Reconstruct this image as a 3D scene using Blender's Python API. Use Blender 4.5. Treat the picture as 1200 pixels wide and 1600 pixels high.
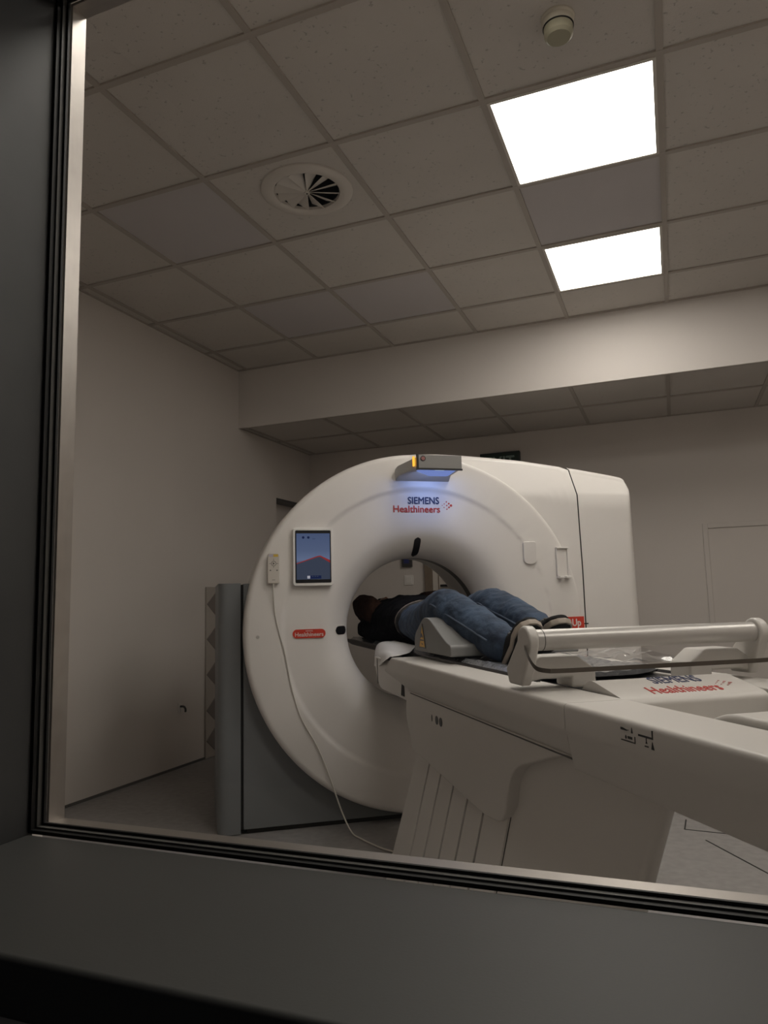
import bpy, bmesh, math, random
from mathutils import Vector, Matrix, noise
random.seed(7)
for o in list(bpy.data.objects): bpy.data.objects.remove(o, do_unlink=True)
scene = bpy.context.scene
COL = scene.collection
PI = math.pi

# ------------------------------------------------------------------ camera
CAM = Vector((-0.0745, -1.8047, 1.018))
F_PX, YAW, PITCH, ROLL = 1137.2, -0.37533, 0.12228, -0.02508
cd = bpy.data.cameras.new('camera'); cam = bpy.data.objects.new('camera', cd); COL.objects.link(cam)
fw = Vector((math.sin(YAW)*math.cos(PITCH), math.cos(YAW)*math.cos(PITCH), math.sin(PITCH)))
rt = Vector((math.cos(YAW), -math.sin(YAW), 0)); up = rt.cross(fw)
c_, s_ = math.cos(ROLL), math.sin(ROLL)
R_ = c_*rt + s_*up; U_ = -s_*rt + c_*up
cam.matrix_world = Matrix(((R_.x, U_.x, -fw.x, CAM.x), (R_.y, U_.y, -fw.y, CAM.y), (R_.z, U_.z, -fw.z, CAM.z), (0, 0, 0, 1)))
cd.sensor_fit = 'VERTICAL'; cd.sensor_height = 36.0; cd.lens = 36.0*F_PX/1600.0
cd.clip_start = 0.02
scene.camera = cam

# ------------------------------------------------------------------ world, exposure
w = bpy.data.worlds.new('world'); scene.world = w; w.use_nodes = True
w.node_tree.nodes['Background'].inputs[0].default_value = (0.012, 0.012, 0.013, 1)
w.node_tree.nodes['Background'].inputs[1].default_value = 1.0
scene.view_settings.view_transform = 'Standard'
scene.view_settings.look = 'None'
scene.view_settings.gamma = 1.0
scene.view_settings.use_curve_mapping = False
scene.view_settings.exposure = 0.0
LAMP = 12.3            # emission of the ceiling panels
LAMP_COL = (1.0, 0.95, 0.89)

# ------------------------------------------------------------------ materials
MATS = {}
def mat(name, col, rough=0.5, metal=0.0, var=0.0, vscale=6.0, bump=0.0, bscale=80.0, emit=None, estr=0.0, coat=0.0, spec=0.5, speck=None):
    if name in MATS: return MATS[name]
    m = bpy.data.materials.new(name); m.use_nodes = True
    nt = m.node_tree; b = nt.nodes['Principled BSDF']; L = nt.links
    b.inputs['Base Color'].default_value = (*col, 1)
    b.inputs['Roughness'].default_value = rough; b.inputs['Metallic'].default_value = metal
    b.inputs['Specular IOR Level'].default_value = spec
    b.inputs['Coat Weight'].default_value = coat
    tc = nt.nodes.new('ShaderNodeTexCoord')
    last = None
    if var > 0:
        n = nt.nodes.new('ShaderNodeTexNoise'); n.inputs['Scale'].default_value = vscale; n.inputs['Detail'].default_value = 5
        L.new(tc.outputs['Object'], n.inputs['Vector'])
        mp = nt.nodes.new('ShaderNodeMapRange'); mp.inputs['From Min'].default_value = 0.3; mp.inputs['From Max'].default_value = 0.7
        mp.inputs['To Min'].default_value = 1-var; mp.inputs['To Max'].default_value = 1+var
        L.new(n.outputs['Fac'], mp.inputs['Value'])
        mx = nt.nodes.new('ShaderNodeVectorMath'); mx.operation = 'SCALE'; mx.inputs[0].default_value = col
        L.new(mp.outputs['Result'], mx.inputs['Scale']); last = mx.outputs['Vector']
        L.new(last, b.inputs['Base Color'])
    if speck:
        sc, thr, dark = speck
        v = nt.nodes.new('ShaderNodeTexNoise'); v.inputs['Scale'].default_value = sc; v.inputs['Detail'].default_value = 2
        L.new(tc.outputs['Object'], v.inputs['Vector'])
        r = nt.nodes.new('ShaderNodeMapRange'); r.inputs['From Min'].default_value = thr; r.inputs['From Max'].default_value = thr+0.05
        r.inputs['To Min'].default_value = 1.0; r.inputs['To Max'].default_value = dark
        L.new(v.outputs['Fac'], r.inputs['Value'])
        mx = nt.nodes.new('ShaderNodeVectorMath'); mx.operation = 'SCALE'; mx.inputs[0].default_value = col
        if last: L.new(last, mx.inputs[0])
        L.new(r.outputs['Result'], mx.inputs['Scale']); L.new(mx.outputs['Vector'], b.inputs['Base Color'])
    if bump > 0:
        n2 = nt.nodes.new('ShaderNodeTexNoise'); n2.inputs['Scale'].default_value = bscale; n2.inputs['Detail'].default_value = 4
        L.new(tc.outputs['Object'], n2.inputs['Vector'])
        bp = nt.nodes.new('ShaderNodeBump'); bp.inputs['Strength'].default_value = bump; bp.inputs['Distance'].default_value = 0.01
        L.new(n2.outputs['Fac'], bp.inputs['Height']); L.new(bp.outputs['Normal'], b.inputs['Normal'])
    if emit:
        b.inputs['Emission Color'].default_value = (*emit, 1); b.inputs['Emission Strength'].default_value = estr
    MATS[name] = m
    return m

M_WALL = mat('wall_paint', (0.62, 0.575, 0.535), 0.75, var=0.02, vscale=2.0, bump=0.06, bscale=160)
M_BEAM = mat('bulkhead_paint', (0.66, 0.62, 0.585), 0.75, var=0.015, vscale=2.0, bump=0.05, bscale=160)
M_TILE = mat('ceiling_tile', (0.56, 0.525, 0.485), 0.9, var=0.03, vscale=3.0, bump=0.15, bscale=220, speck=(70.0, 0.66, 0.70))
M_TILE2 = mat('ceiling_tile_newer', (0.515, 0.485, 0.485), 0.9, var=0.02, vscale=3.0, bump=0.1, bscale=220)
M_BAR = mat('ceiling_grid', (0.40, 0.36, 0.32), 0.6)
M_FLOOR = mat('floor_vinyl', (0.275, 0.262, 0.255), 0.5, var=0.12, vscale=28.0, bump=0.02, bscale=300, speck=(260.0, 0.62, 0.86))
M_WHITE = mat('scanner_white', (0.76, 0.73, 0.695), 0.38, var=0.01, vscale=3.0)
M_TABLE = mat('table_white', (0.62, 0.595, 0.56), 0.42, var=0.012, vscale=3.0)
M_GREY = mat('stand_grey', (0.175, 0.185, 0.19), 0.45, var=0.04, vscale=3.0)
M_GAP = mat('shadow_gap', (0.012, 0.011, 0.010), 0.8)
M_BLACK = mat('black_plastic', (0.010, 0.010, 0.012), 0.3)
M_DARKGREY = mat('dark_grey_plastic', (0.045, 0.043, 0.042), 0.45)
M_SEAM = mat('seam_grey', (0.10, 0.095, 0.09), 0.7)
M_RED = mat('label_red', (0.60, 0.045, 0.022), 0.45)
M_LRED = mat('logo_red', (0.50, 0.045, 0.035), 0.5)
M_NAVY = mat('logo_navy', (0.018, 0.032, 0.105), 0.5)
M_LGREY = mat('logo_white', (0.72, 0.66, 0.62), 0.5)
M_STEEL = mat('brushed_steel', (0.46, 0.43, 0.40), 0.36, metal=1.0, var=0.05, vscale=40.0)
M_ALU = mat('roller_aluminium', (0.52, 0.50, 0.475), 0.34, metal=0.35)
M_LAM = mat('laminate_charcoal', (0.062, 0.062, 0.058), 0.55, var=0.06, vscale=5.0, bump=0.02, bscale=400)
M_JAMB = mat('jamb_charcoal', (0.072, 0.072, 0.073), 0.55, var=0.15, vscale=7.0)
M_RUB = mat('gasket_rubber', (0.010, 0.0095, 0.009), 0.6)
M_BEADG = mat('glazing_bead_grey', (0.13, 0.125, 0.115), 0.5)
M_BROWN = mat('door_frame_brown', (0.20, 0.155, 0.115), 0.5, var=0.1, vscale=20)
M_DOOR = mat('door_white', (0.62, 0.57, 0.51), 0.5)
M_NICHE = mat('niche_paint', (0.55, 0.515, 0.48), 0.7)
M_BOARD = mat('wall_board', (0.40, 0.36, 0.32), 0.6, var=0.03)
M_DIAMOND = mat('diamond_brown', (0.175, 0.15, 0.135), 0.6, var=0.05)
M_PAD = mat('pad_vinyl', (0.16, 0.165, 0.175), 0.25, var=0.2, vscale=30.0, bump=0.5, bscale=35.0, coat=0.5)
M_FOAM = mat('wedge_foam', (0.20, 0.20, 0.195), 0.5, var=0.03)
M_PAPER = mat('paper_white', (0.74, 0.73, 0.72), 0.8, bump=0.15, bscale=40.0)
M_YEL = mat('warning_yellow', (0.72, 0.40, 0.07), 0.5)
M_CREAM = mat('vent_white', (0.60, 0.56, 0.51), 0.5)
M_DET = mat('detector_cream', (0.58, 0.54, 0.45), 0.5)
M_DETB = mat('detector_grille', (0.34, 0.32, 0.23), 0.6)
M_SKIN = mat('skin', (0.50, 0.30, 0.22), 0.5)
M_HAIR = mat('hair_brown', (0.035, 0.020, 0.013), 0.6, bump=0.6, bscale=60)
M_SWEAT = mat('sweater_black', (0.005, 0.005, 0.006), 0.95, bump=0.4, bscale=40, spec=0.08)
M_SLEEVE = mat('sleeve_brown', (0.050, 0.025, 0.017), 0.95, bump=0.4, bscale=40, spec=0.1)
M_SHIRT = mat('shirt_pale', (0.40, 0.33, 0.28), 0.8)
M_SHOE = mat('shoe_black', (0.012, 0.011, 0.011), 0.7, spec=0.2)
M_SOLE = mat('shoe_sole_beige', (0.36, 0.31, 0.26), 0.6)
M_WIRE = mat('cord_white', (0.66, 0.63, 0.57), 0.5)
M_PLASTIC = None

def denim():
    m = bpy.data.materials.new('denim'); m.use_nodes = True
    nt = m.node_tree; b = nt.nodes['Principled BSDF']; L = nt.links
    tc = nt.nodes.new('ShaderNodeTexCoord')
    n = nt.nodes.new('ShaderNodeTexNoise'); n.inputs['Scale'].default_value = 11; n.inputs['Detail'].default_value = 6
    L.new(tc.outputs['Object'], n.inputs['Vector'])
    cr = nt.nodes.new('ShaderNodeValToRGB')
    cr.color_ramp.elements[0].position = 0.30; cr.color_ramp.elements[0].color = (0.017, 0.029, 0.055, 1)
    cr.color_ramp.elements[1].position = 0.72; cr.color_ramp.elements[1].color = (0.058, 0.094, 0.155, 1)
    L.new(n.outputs['Fac'], cr.inputs['Fac']); L.new(cr.outputs['Color'], b.inputs['Base Color'])
    b.inputs['Roughness'].default_value = 0.85
    n2 = nt.nodes.new('ShaderNodeTexNoise'); n2.inputs['Scale'].default_value = 30; n2.inputs['Detail'].default_value = 3
    L.new(tc.outputs['Object'], n2.inputs['Vector'])
    bp = nt.nodes.new('ShaderNodeBump'); bp.inputs['Strength'].default_value = 0.35; bp.inputs['Distance'].default_value = 0.02
    L.new(n2.outputs['Fac'], bp.inputs['Height']); L.new(bp.outputs['Normal'], b.inputs['Normal'])
    return m
M_DENIM = denim()
M_STITCH = mat('denim_seam', (0.07, 0.095, 0.14), 0.85)

def clear(name, tint, rough=0.0, refl=0.9):
    m = bpy.data.materials.new(name); m.use_nodes = True
    nt = m.node_tree; nt.nodes.clear(); L = nt.links
    o = nt.nodes.new('ShaderNodeOutputMaterial'); mix = nt.nodes.new('ShaderNodeMixShader')
    t = nt.nodes.new('ShaderNodeBsdfTransparent'); t.inputs['Color'].default_value = (*tint, 1)
    g = nt.nodes.new('ShaderNodeBsdfGlossy'); g.inputs['Roughness'].default_value = rough; g.inputs['Color'].default_value = (refl, refl, refl, 1)
    lw = nt.nodes.new('ShaderNodeLayerWeight'); lw.inputs['Blend'].default_value = 0.5
    pw = nt.nodes.new('ShaderNodeMath'); pw.operation = 'POWER'; pw.inputs[1].default_value = 5.0
    f = nt.nodes.new('ShaderNodeMapRange'); f.inputs['To Min'].default_value = 0.04; f.inputs['To Max'].default_value = 1.0
    L.new(lw.outputs['Facing'], pw.inputs[0]); L.new(pw.outputs['Value'], f.inputs['Value'])
    L.new(f.outputs['Result'], mix.inputs['Fac']); L.new(t.outputs['BSDF'], mix.inputs[1]); L.new(g.outputs['BSDF'], mix.inputs[2])
    L.new(mix.outputs['Shader'], o.inputs['Surface'])
    return m
M_GLASS = clear('window_glass', (0.975, 0.97, 0.955))
M_FILM = clear('clear_plastic_film', (0.90, 0.90, 0.91), 0.12)

def emitter(name, col, strength):
    m = bpy.data.materials.new(name); m.use_nodes = True
    nt = m.node_tree; nt.nodes.clear()
    o = nt.nodes.new('ShaderNodeOutputMaterial'); e = nt.nodes.new('ShaderNodeEmission')
    e.inputs['Color'].default_value = (*col, 1); e.inputs['Strength'].default_value = strength
    nt.links.new(e.outputs['Emission'], o.inputs['Surface'])
    return m
M_PANEL = emitter('lamp_diffuser', LAMP_COL, LAMP)
M_BLUE = emitter('blue_glow', (0.30, 0.42, 1.0), 0.58)
M_LED = emitter('led_white_blue', (0.65, 0.85, 1.0), 1.2)
M_AMBER = emitter('amber_light', (1.0, 0.45, 0.05), 1.6)

# ------------------------------------------------------------------ mesh helpers
def box(x0, x1, y0, y1, z0, z1):
    V = [(x, y, z) for z in (z0, z1) for y in (y0, y1) for x in (x0, x1)]
    return V, [(0, 2, 3, 1), (4, 5, 7, 6), (0, 1, 5, 4), (2, 6, 7, 3), (0, 4, 6, 2), (1, 3, 7, 5)]
def prism(poly, axis, a0, a1):
    """polygon extruded along axis: 0 -> poly is (y,z); 1 -> (x,z); 2 -> (x,y)"""
    n = len(poly)
    def P(p, a): return (a, p[0], p[1]) if axis == 0 else ((p[0], a, p[1]) if axis == 1 else (p[0], p[1], a))
    V = [P(p, a0) for p in poly] + [P(p, a1) for p in poly]
    F = [tuple(range(n)), tuple(range(2*n-1, n-1, -1))] + [(i, (i+1) % n, n+(i+1) % n, n+i) for i in range(n)]
    return V, F
def revolve(prof, n=48, c=(0, 0, 0), axis=1, closed=True, a0=0.0, a1=2*PI):
    """prof = (r, h); axis 1 -> h along y, ring in x,z; axis 2 -> h along z; axis 0 -> h along x"""
    V, F = [], []; k = len(prof); full = abs(a1-a0-2*PI) < 1e-6; m = n if full else n+1
    for i in range(m):
        a = a0+(a1-a0)*i/n; ca, sa = math.cos(a), math.sin(a)
        for r, h in prof:
            if axis == 1: V.append((c[0]+r*ca, c[1]+h, c[2]+r*sa))
            elif axis == 2: V.append((c[0]+r*ca, c[1]+r*sa, c[2]+h))
            else: V.append((c[0]+h, c[1]+r*ca, c[2]+r*sa))
    for i in range(n):
        j = (i+1) % m
        for t in range(k if closed else k-1):
            u = (t+1) % k
            F.append((i*k+t, j*k+t, j*k+u, i*k+u))
    return V, F
def cyl(r, h0, h1, n=32, c=(0, 0, 0), axis=2, bev=0.0):
    if bev: prof = [(0, h0), (r-bev, h0), (r, h0+bev), (r, h1-bev), (r-bev, h1), (0, h1)]
    else: prof = [(0, h0), (r, h0), (r, h1), (0, h1)]
    return revolve(prof, n, c, axis, closed=False)
def tube(path, rad, n=10, cap=True, squash=None):
    P = [Vector(p) for p in path]; R = rad if isinstance(rad, (list, tuple)) else [rad]*len(P)
    V, F = [], []; prev = None
    for i, p in enumerate(P):
        t = (P[min(i+1, len(P)-1)]-P[max(i-1, 0)]).normalized()
        if prev is None:
            prev = Vector((0, 0, 1)).cross(t)
            if prev.length < 1e-3: prev = Vector((1, 0, 0)).cross(t)
        a = (prev-t*prev.dot(t)).normalized(); b = t.cross(a); prev = a
        for k in range(n):
            an = 2*PI*k/n; q = p+(a*math.cos(an)+b*math.sin(an))*R[i]; V.append(tuple(q))
    for i in range(len(P)-1):
        for k in range(n):
            F.append((i*n+k, i*n+(k+1) % n, (i+1)*n+(k+1) % n, (i+1)*n+k))
    if cap: F += [tuple(range(n-1, -1, -1)), tuple(range((len(P)-1)*n, len(P)*n))]
    return V, F
def ellipsoid(c, r, n=20, m=12):
    V, F = [], []
    for i in range(m+1):
        th_ = PI*i/m
        for k in range(n):
            a = 2*PI*k/n
            V.append((c[0]+r[0]*math.sin(th_)*math.cos(a), c[1]+r[1]*math.sin(th_)*math.sin(a), c[2]+r[2]*math.cos(th_)))
    for i in range(m):
        for k in range(n):
            F.append((i*n+k, i*n+(k+1) % n, (i+1)*n+(k+1) % n, (i+1)*n+k))
    return V, F
def join(*vf):
    V, F = [], []
    for v, f in vf:
        o = len(V); V += list(v); F += [tuple(i+o for i in q) for q in f]
    return V, F
def spline(pts, k=8):
    P = [Vector(p) for p in pts]; out = []
    for i in range(len(P)-1):
        p0, p1, p2, p3 = P[max(i-1, 0)], P[i], P[i+1], P[min(i+2, len(P)-1)]
        for j in range(k):
            t = j/k
            out.append(0.5*((2*p1)+(p2-p0)*t+(2*p0-5*p1+4*p2-p3)*t*t+(3*p1-p0-3*p2+p3)*t**3))
    out.append(P[-1]); return [tuple(p) for p in out]
def rrect(x0, x1, y0, y1, r, n=5):
    out = []
    for cx, cy, a in ((x1-r, y1-r, 0), (x0+r, y1-r, 90), (x0+r, y0+r, 180), (x1-r, y0+r, 270)):
        for i in range(n+1):
            t = math.radians(a+90*i/n); out.append((cx+r*math.cos(t), cy+r*math.sin(t)))
    return out
def fillet(poly, rads, n=5):
    """round the corners of a 2-D polygon"""
    out = []; m = len(poly)
    for i in range(m):
        p, a, b = Vector(poly[i]), Vector(poly[i-1]), Vector(poly[(i+1) % m]); r = rads[i] if isinstance(rads, (list, tuple)) else rads
        if r <= 0: out.append(tuple(p)); continue
        d1 = (a-p); d2 = (b-p); l = min(r, d1.length*0.49, d2.length*0.49)
        A = p+d1.normalized()*l; B = p+d2.normalized()*l
        for k in range(n+1):
            t = k/n; q = A*(1-t)**2+p*2*t*(1-t)+B*t*t; out.append((q.x, q.y))
    return out

def mk(name, vf, m, parent=None, off=(0, 0, 0), smooth=False, bevel=0.0, seg=2, ang=40, merge=True):
    V, F = vf; me = bpy.data.meshes.new(name)
    bm = bmesh.new(); vs = [bm.verts.new((v[0]-off[0], v[1]-off[1], v[2]-off[2])) for v in V]
    for f in F:
        try: bm.faces.new([vs[i] for i in f])
        except ValueError: pass
    if merge: bmesh.ops.remove_doubles(bm, verts=bm.verts, dist=1e-6)
    bmesh.ops.recalc_face_normals(bm, faces=bm.faces)
    if bevel > 0:
        ed = [e for e in bm.edges if len(e.link_faces) == 2 and e.calc_face_angle(0) > math.radians(25)]
        bmesh.ops.bevel(bm, geom=ed, offset=bevel, segments=seg, profile=0.5, affect='EDGES', clamp_overlap=True)
    bm.to_mesh(me); bm.free()
    me.materials.append(m)
    if smooth or bevel > 0:
        for p in me.polygons: p.use_smooth = True
        me.set_sharp_from_angle(angle=math.radians(ang))
    o = bpy.data.objects.new(name, me); COL.objects.link(o)
    if bevel > 0:
        wn = o.modifiers.new('weighted', 'WEIGHTED_NORMAL'); wn.keep_sharp = True
    if parent is not None: o.parent = parent
    return o
def tag(o, label=None, cat=None, group=None, kind=None):
    if label: o['label'] = label
    if cat: o['category'] = cat
    if group: o['group'] = group
    if kind: o['kind'] = kind
    return o
def thing(name, label, cat, loc=(0, 0, 0), rotz=0.0, group=None):
    o = bpy.data.objects.new(name, None); COL.objects.link(o); o.empty_display_size = 0.1
    o.location = loc; o.rotation_euler = (0, 0, rotz)
    return tag(o, label, cat, group)
def struct(name, vf, m, label, **kw):
    return tag(mk(name, vf, m, **kw), label, kind='structure')
def dup(o, parent, loc=None):
    c = o.copy(); COL.objects.link(c); c.parent = parent
    if loc is not None: c.location = loc
    return c

def text(string, size, bold=0.0, extrude=0.001, align='LEFT', sx=1.0):
    cu = bpy.data.curves.new('t', 'FONT'); cu.body = string; cu.size = size; cu.extrude = extrude
    cu.align_x = align; cu.resolution_u = 3
    o = bpy.data.objects.new('t', cu); COL.objects.link(o)
    dg = bpy.context.evaluated_depsgraph_get(); dg.update()
    me = o.evaluated_get(dg).to_mesh()
    V = [(v.co.x*sx, v.co.y, v.co.z) for v in me.vertices]; F = [tuple(p.vertices) for p in me.polygons]
    o.evaluated_get(dg).to_mesh_clear()
    bpy.data.objects.remove(o, do_unlink=True); bpy.data.curves.remove(cu)
    if bold > 0:                                   # heavier strokes: the outline laid over itself, slightly shifted
        V, F = join(*[([(x+dx*bold, y+dy*bold, z+dz*.00002) for x, y, z in V], F) for dx, dy, dz in ((0, 0, 0), (-1, 0, 1), (1, 0, 2), (0, -1, 3), (0, 1, 4))])
    return V, F
def stand_up(vf, s, wv, z):
    """text lying in x,y -> upright plane facing -y, lower-left at (s, wv, z)"""
    V, F = vf
    return [(s+v[0], wv-v[2], z+v[1]) for v in V], F

# ------------------------------------------------------------------ room
XL, XR = -3.077, 2.40
YW, YBEAM, YB = -1.08, 2.836, 4.00
ZC, ZLOW = 2.799, 2.354
floor = struct('floor', box(XL-0.1, XR+0.1, -2.9, YB+0.1, -0.1, 0.0), M_FLOOR, 'speckled grey vinyl floor of the scan room')
# seams of the cable duct covers let into the floor
for a, b in (((-0.025, 1.624), (0.30, 1.08)), ((-0.098, 1.90), (-0.105, 1.751)), ((-0.105, 1.751), (0.10, 1.735))):
    d = Vector((b[0]-a[0], b[1]-a[1])); n = Vector((-d.y, d.x)).normalized()*0.003
    mk('duct_seam', prism([(a[0]+n.x, a[1]+n.y), (b[0]+n.x, b[1]+n.y), (b[0]-n.x, b[1]-n.y), (a[0]-n.x, a[1]-n.y)], 2, -0.004, 0.0015), M_GAP, floor)

wall_left = struct('wall_left', join(box(XL-0.16, XL, -1.42, 3.40, 0, ZC+0.1), box(XL-0.16, XL, 3.40, YB+0.1, 1.888, ZC+0.1),
    box(XL-0.16, XL-0.12, 3.40, YB+0.1, 0, 1.888)), M_WALL, 'plain off-white left wall with a recessed doorway at its far end')
mk('niche_head_shade', box(XL-0.12, XL+0.002, 3.40, YB, 1.870, 1.889), M_DARKGREY, wall_left)  # dark strip paints in the shadow at the top of the doorway recess
struct('wall_back', box(XL-0.1, XR+0.1, YB, YB+0.1, 0, ZLOW+0.1), M_WALL, 'off-white back wall behind the scanner')
struct('wall_right', box(XR, XR+0.1, -1.42, YB+0.1, 0, ZC+0.1), M_WALL, 'off-white right wall of the scan room')
struct('wall_bulkhead', box(XL, XR, YBEAM, YB+0.1, ZLOW+0.03, ZC+0.1), M_BEAM, 'deep off-white bulkhead dropping from the ceiling')
mk('bulkhead_lip', box(XL, XR, YBEAM, YBEAM+0.02, ZLOW-0.002, ZLOW+0.03), M_BEAM, bpy.data.objects['wall_bulkhead'])
struct('baseboard_left', box(XL, XL+0.006, -1.0, 3.40, 0, 0.014), M_SEAM, 'thin dark sealing strip along foot of left wall')

# main ceiling: slab, tiles and bars
ceiling = struct('ceiling', box(XL-0.1, XR+0.1, -1.42, YBEAM+0.05, ZC+0.045, ZC+0.12), M_TILE, 'suspended ceiling of square mineral tiles in a metal grid')
tile_cache = {}
def tile(parent, x0, x1, y0, y1, z, mm):
    key = (round(x1-x0, 3), round(y1-y0, 3))
    if key not in tile_cache:
        a, b = key[0]/2, key[1]/2; g = 0.0015; e = 0.006
        V = [(-a+g, -b+g, .014), (a-g, -b+g, .014), (a-g, b-g, .014), (-a+g, b-g, .014),
             (-a+e, -b+e, .006), (a-e, -b+e, .006), (a-e, b-e, .006), (-a+e, b-e, .006)]
        Fc = [(0, 3, 2, 1), (4, 5, 6, 7), (0, 1, 5, 4), (1, 2, 6, 5), (2, 3, 7, 6), (3, 0, 4, 7)]
        o = mk('ceiling_tile', (V, Fc), mm, parent); tile_cache[key] = o.data
    else:
        o = bpy.data.objects.new('ceiling_tile', tile_cache[key]); COL.objects.link(o); o.parent = parent
    o.location = ((x0+x1)/2, (y0+y1)/2, z)
    return o
xs = [XL]+[-3.0+0.6*i for i in range(10)]
ys = [-1.05]+[-0.6+0.6*i for i in range(6)]+[YBEAM]
LIGHTS = [(-0.6, 0.6), (-0.6, 1.8), (-0.6, -0.6), (1.2, 0.6), (1.2, -0.6)]  # last two are unseen panels, added to brighten the scanner front
VENT = (-1.8, 0.6)
for i in range(len(xs)-1):
    for j in range(len(ys)-1):
        if any(abs(xs[i]-a) < .01 and abs(ys[j]-b) < .01 for a, b in LIGHTS+[VENT]): continue
        o = tile(ceiling, xs[i], xs[i+1], ys[j], ys[j+1], ZC, M_TILE)
        if (round(xs[i], 1), round(ys[j], 1)) in ((-2.4, .6), (-2.4, 1.8), (-1.8, 1.8), (-.6, 1.2)):     # replaced tiles of a cooler tone
            o.material_slots[0].link = 'OBJECT'; o.material_slots[0].material = M_TILE2
for x in xs: mk('grid_bar', box(x-.012 if x > XL else XL, x+.012, ys[0], YBEAM, ZC-.001, ZC+.006), M_BAR, ceiling)
for y in ys:
    y0, y1 = (y-.012, y+.012)
    if y == YBEAM: y0, y1 = y-.018, y
    mk('grid_bar', box(XL, XR, y0, y1, ZC-.0015, ZC+.006), M_BAR, ceiling)
# lower ceiling behind the bulkhead
low = struct('ceiling.001', box(XL, XR, YBEAM+0.02, YB, ZLOW+0.022, ZLOW+0.03), M_TILE, 'lower tiled soffit between bulkhead and back wall')
lx = [XL, -3.02]+[-2.376+0.588*i for i in range(9)]; lx = [v for v in lx if v < XR]
ly = [YBEAM+.02, 3.415, YB]
for i in range(len(lx)-1):
    for j in range(len(ly)-1):
        tile(low, lx[i], lx[i+1], ly[j], ly[j+1], ZLOW, M_TILE)
for x in lx: mk('grid_bar', box(x-.012 if x > XL else XL, x+.012, ly[0], YB, ZLOW-.001, ZLOW+.006), M_BAR, low)
for y in ly: mk('grid_bar', box(XL, XR, max(y-.012, ly[0]), min(y+.012, YB), ZLOW-.0015, ZLOW+.006), M_BAR, low)

# window wall: opening with laminate reveal, sill, beads, glass and steel room-side liner
WX0, WX1, WZ0, WZ1 = -0.80, 1.75, 0.758, 1.854
YI = -1.355        # control-room side of the wall
wall_front = struct('wall_front', join(box(XL-0.1, WX0-.03, YI, YW, 0, ZC+.1), box(WX1+.03, XR+.1, YI, YW, 0, ZC+.1),
    box(WX0-.03, WX1+.03, YI, YW, 0, WZ0-.045), box(WX0-.03, WX1+.03, YI, YW, WZ1+.03, ZC+.1)), M_WALL, 'off-white wall around the control room window')
win = tag(thing('window_1', 'wide control room window with charcoal sill and rubber beads', None), kind='structure')
YG = -1.112
mk('sill', box(WX0, WX1, YI-.012, YG-.018, WZ0-.045, WZ0), M_LAM, win, bevel=.006, seg=3)
mk('jamb', box(WX0-.03, WX0, YI, YG-.012, WZ0-.045, WZ1+.03), M_JAMB, win)
mk('jamb', box(WX1, WX1+.03, YI, YG-.012, WZ0-.045, WZ1+.03), M_JAMB, win)
mk('head', box(WX0, WX1, YI, YG-.012, WZ1, WZ1+.03), M_JAMB, win)
mk('apron_ledge', box(WX0-.03, WX1, YI-.05, YI, WZ0-.135, WZ0-.10), M_LAM, win, bevel=.004)
def ringframe(name, y0, y1, t, m):
    mk(name, box(WX0, WX1, y0, y1, WZ0, WZ0+t), m, win); mk(name, box(WX0, WX1, y0, y1, WZ1-t, WZ1), m, win)
    mk(name, box(WX0, WX0+t, y0, y1, WZ0+t, WZ1-t), m, win); mk(name, box(WX1-t, WX1, y0, y1, WZ0+t, WZ1-t), m, win)
ringframe('gasket', YG-.018, YG-.011, .004, M_RUB)
ringframe('glazing_bead', YG-.011, YG-.004, .006, M_BEADG)
ringframe('gasket', YG-.004, YG-.0005, .009, M_RUB)
mk('glass', box(WX0+.001, WX1-.001, YG, YG+.008, WZ0+.001, WZ1-.001), M_GLASS, win)
ringframe('steel_liner', YG+.0085, YW+.001, .004, M_STEEL)

# door behind the scanner, intercom, switch, exit sign, faint frame on the back wall
door = tag(thing('door_1', 'white door in a brown frame behind the scanner', None, (-1.5, YB, 0)), kind='structure')
DX0, DX1 = -2.0, -1.0
for x0, x1, z0, z1 in ((DX0, DX0+.065, 0, 2.06), (DX1-.065, DX1, 0, 2.06), (DX0+.065, DX1-.065, 1.995, 2.06)):
    mk('door_frame', box(x0+1.5, x1+1.5, -.035, -.001, z0, z1), M_BROWN, door, bevel=.004)
mk('door_leaf', box(DX0+1.568, DX1+1.432, -.025, -.001, .01, 1.99), M_DOOR, door)
mk('glazing_strip', box(DX0+1.615, DX0+1.622, -.029, -.025, .3, 1.9), M_BROWN, door)
mk('lock_plate', cyl(.028, -.033, -.025, 20, (DX0+1.67, 0, 1.20), 1), M_ALU, door)
mk('door_handle', tube([(DX0+1.64, -.05, 1.135), (DX0+1.72, -.05, 1.135)], .010, 8), M_BLACK, door)
door2 = tag(thing('trim_1', 'faint pale surround fixed to the back wall', None, (0.145, YB, 0)), kind='structure')
mk('surround_post', box(0, .035, -.012, -.001, 0, 1.525), M_WALL, door2, bevel=.003)
mk('surround_post', box(.90, .935, -.012, -.001, 0, 1.525), M_WALL, door2, bevel=.003)
mk('surround_head', box(.035, .90, -.012, -.001, 1.49, 1.525), M_WALL, door2, bevel=.003)

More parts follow.
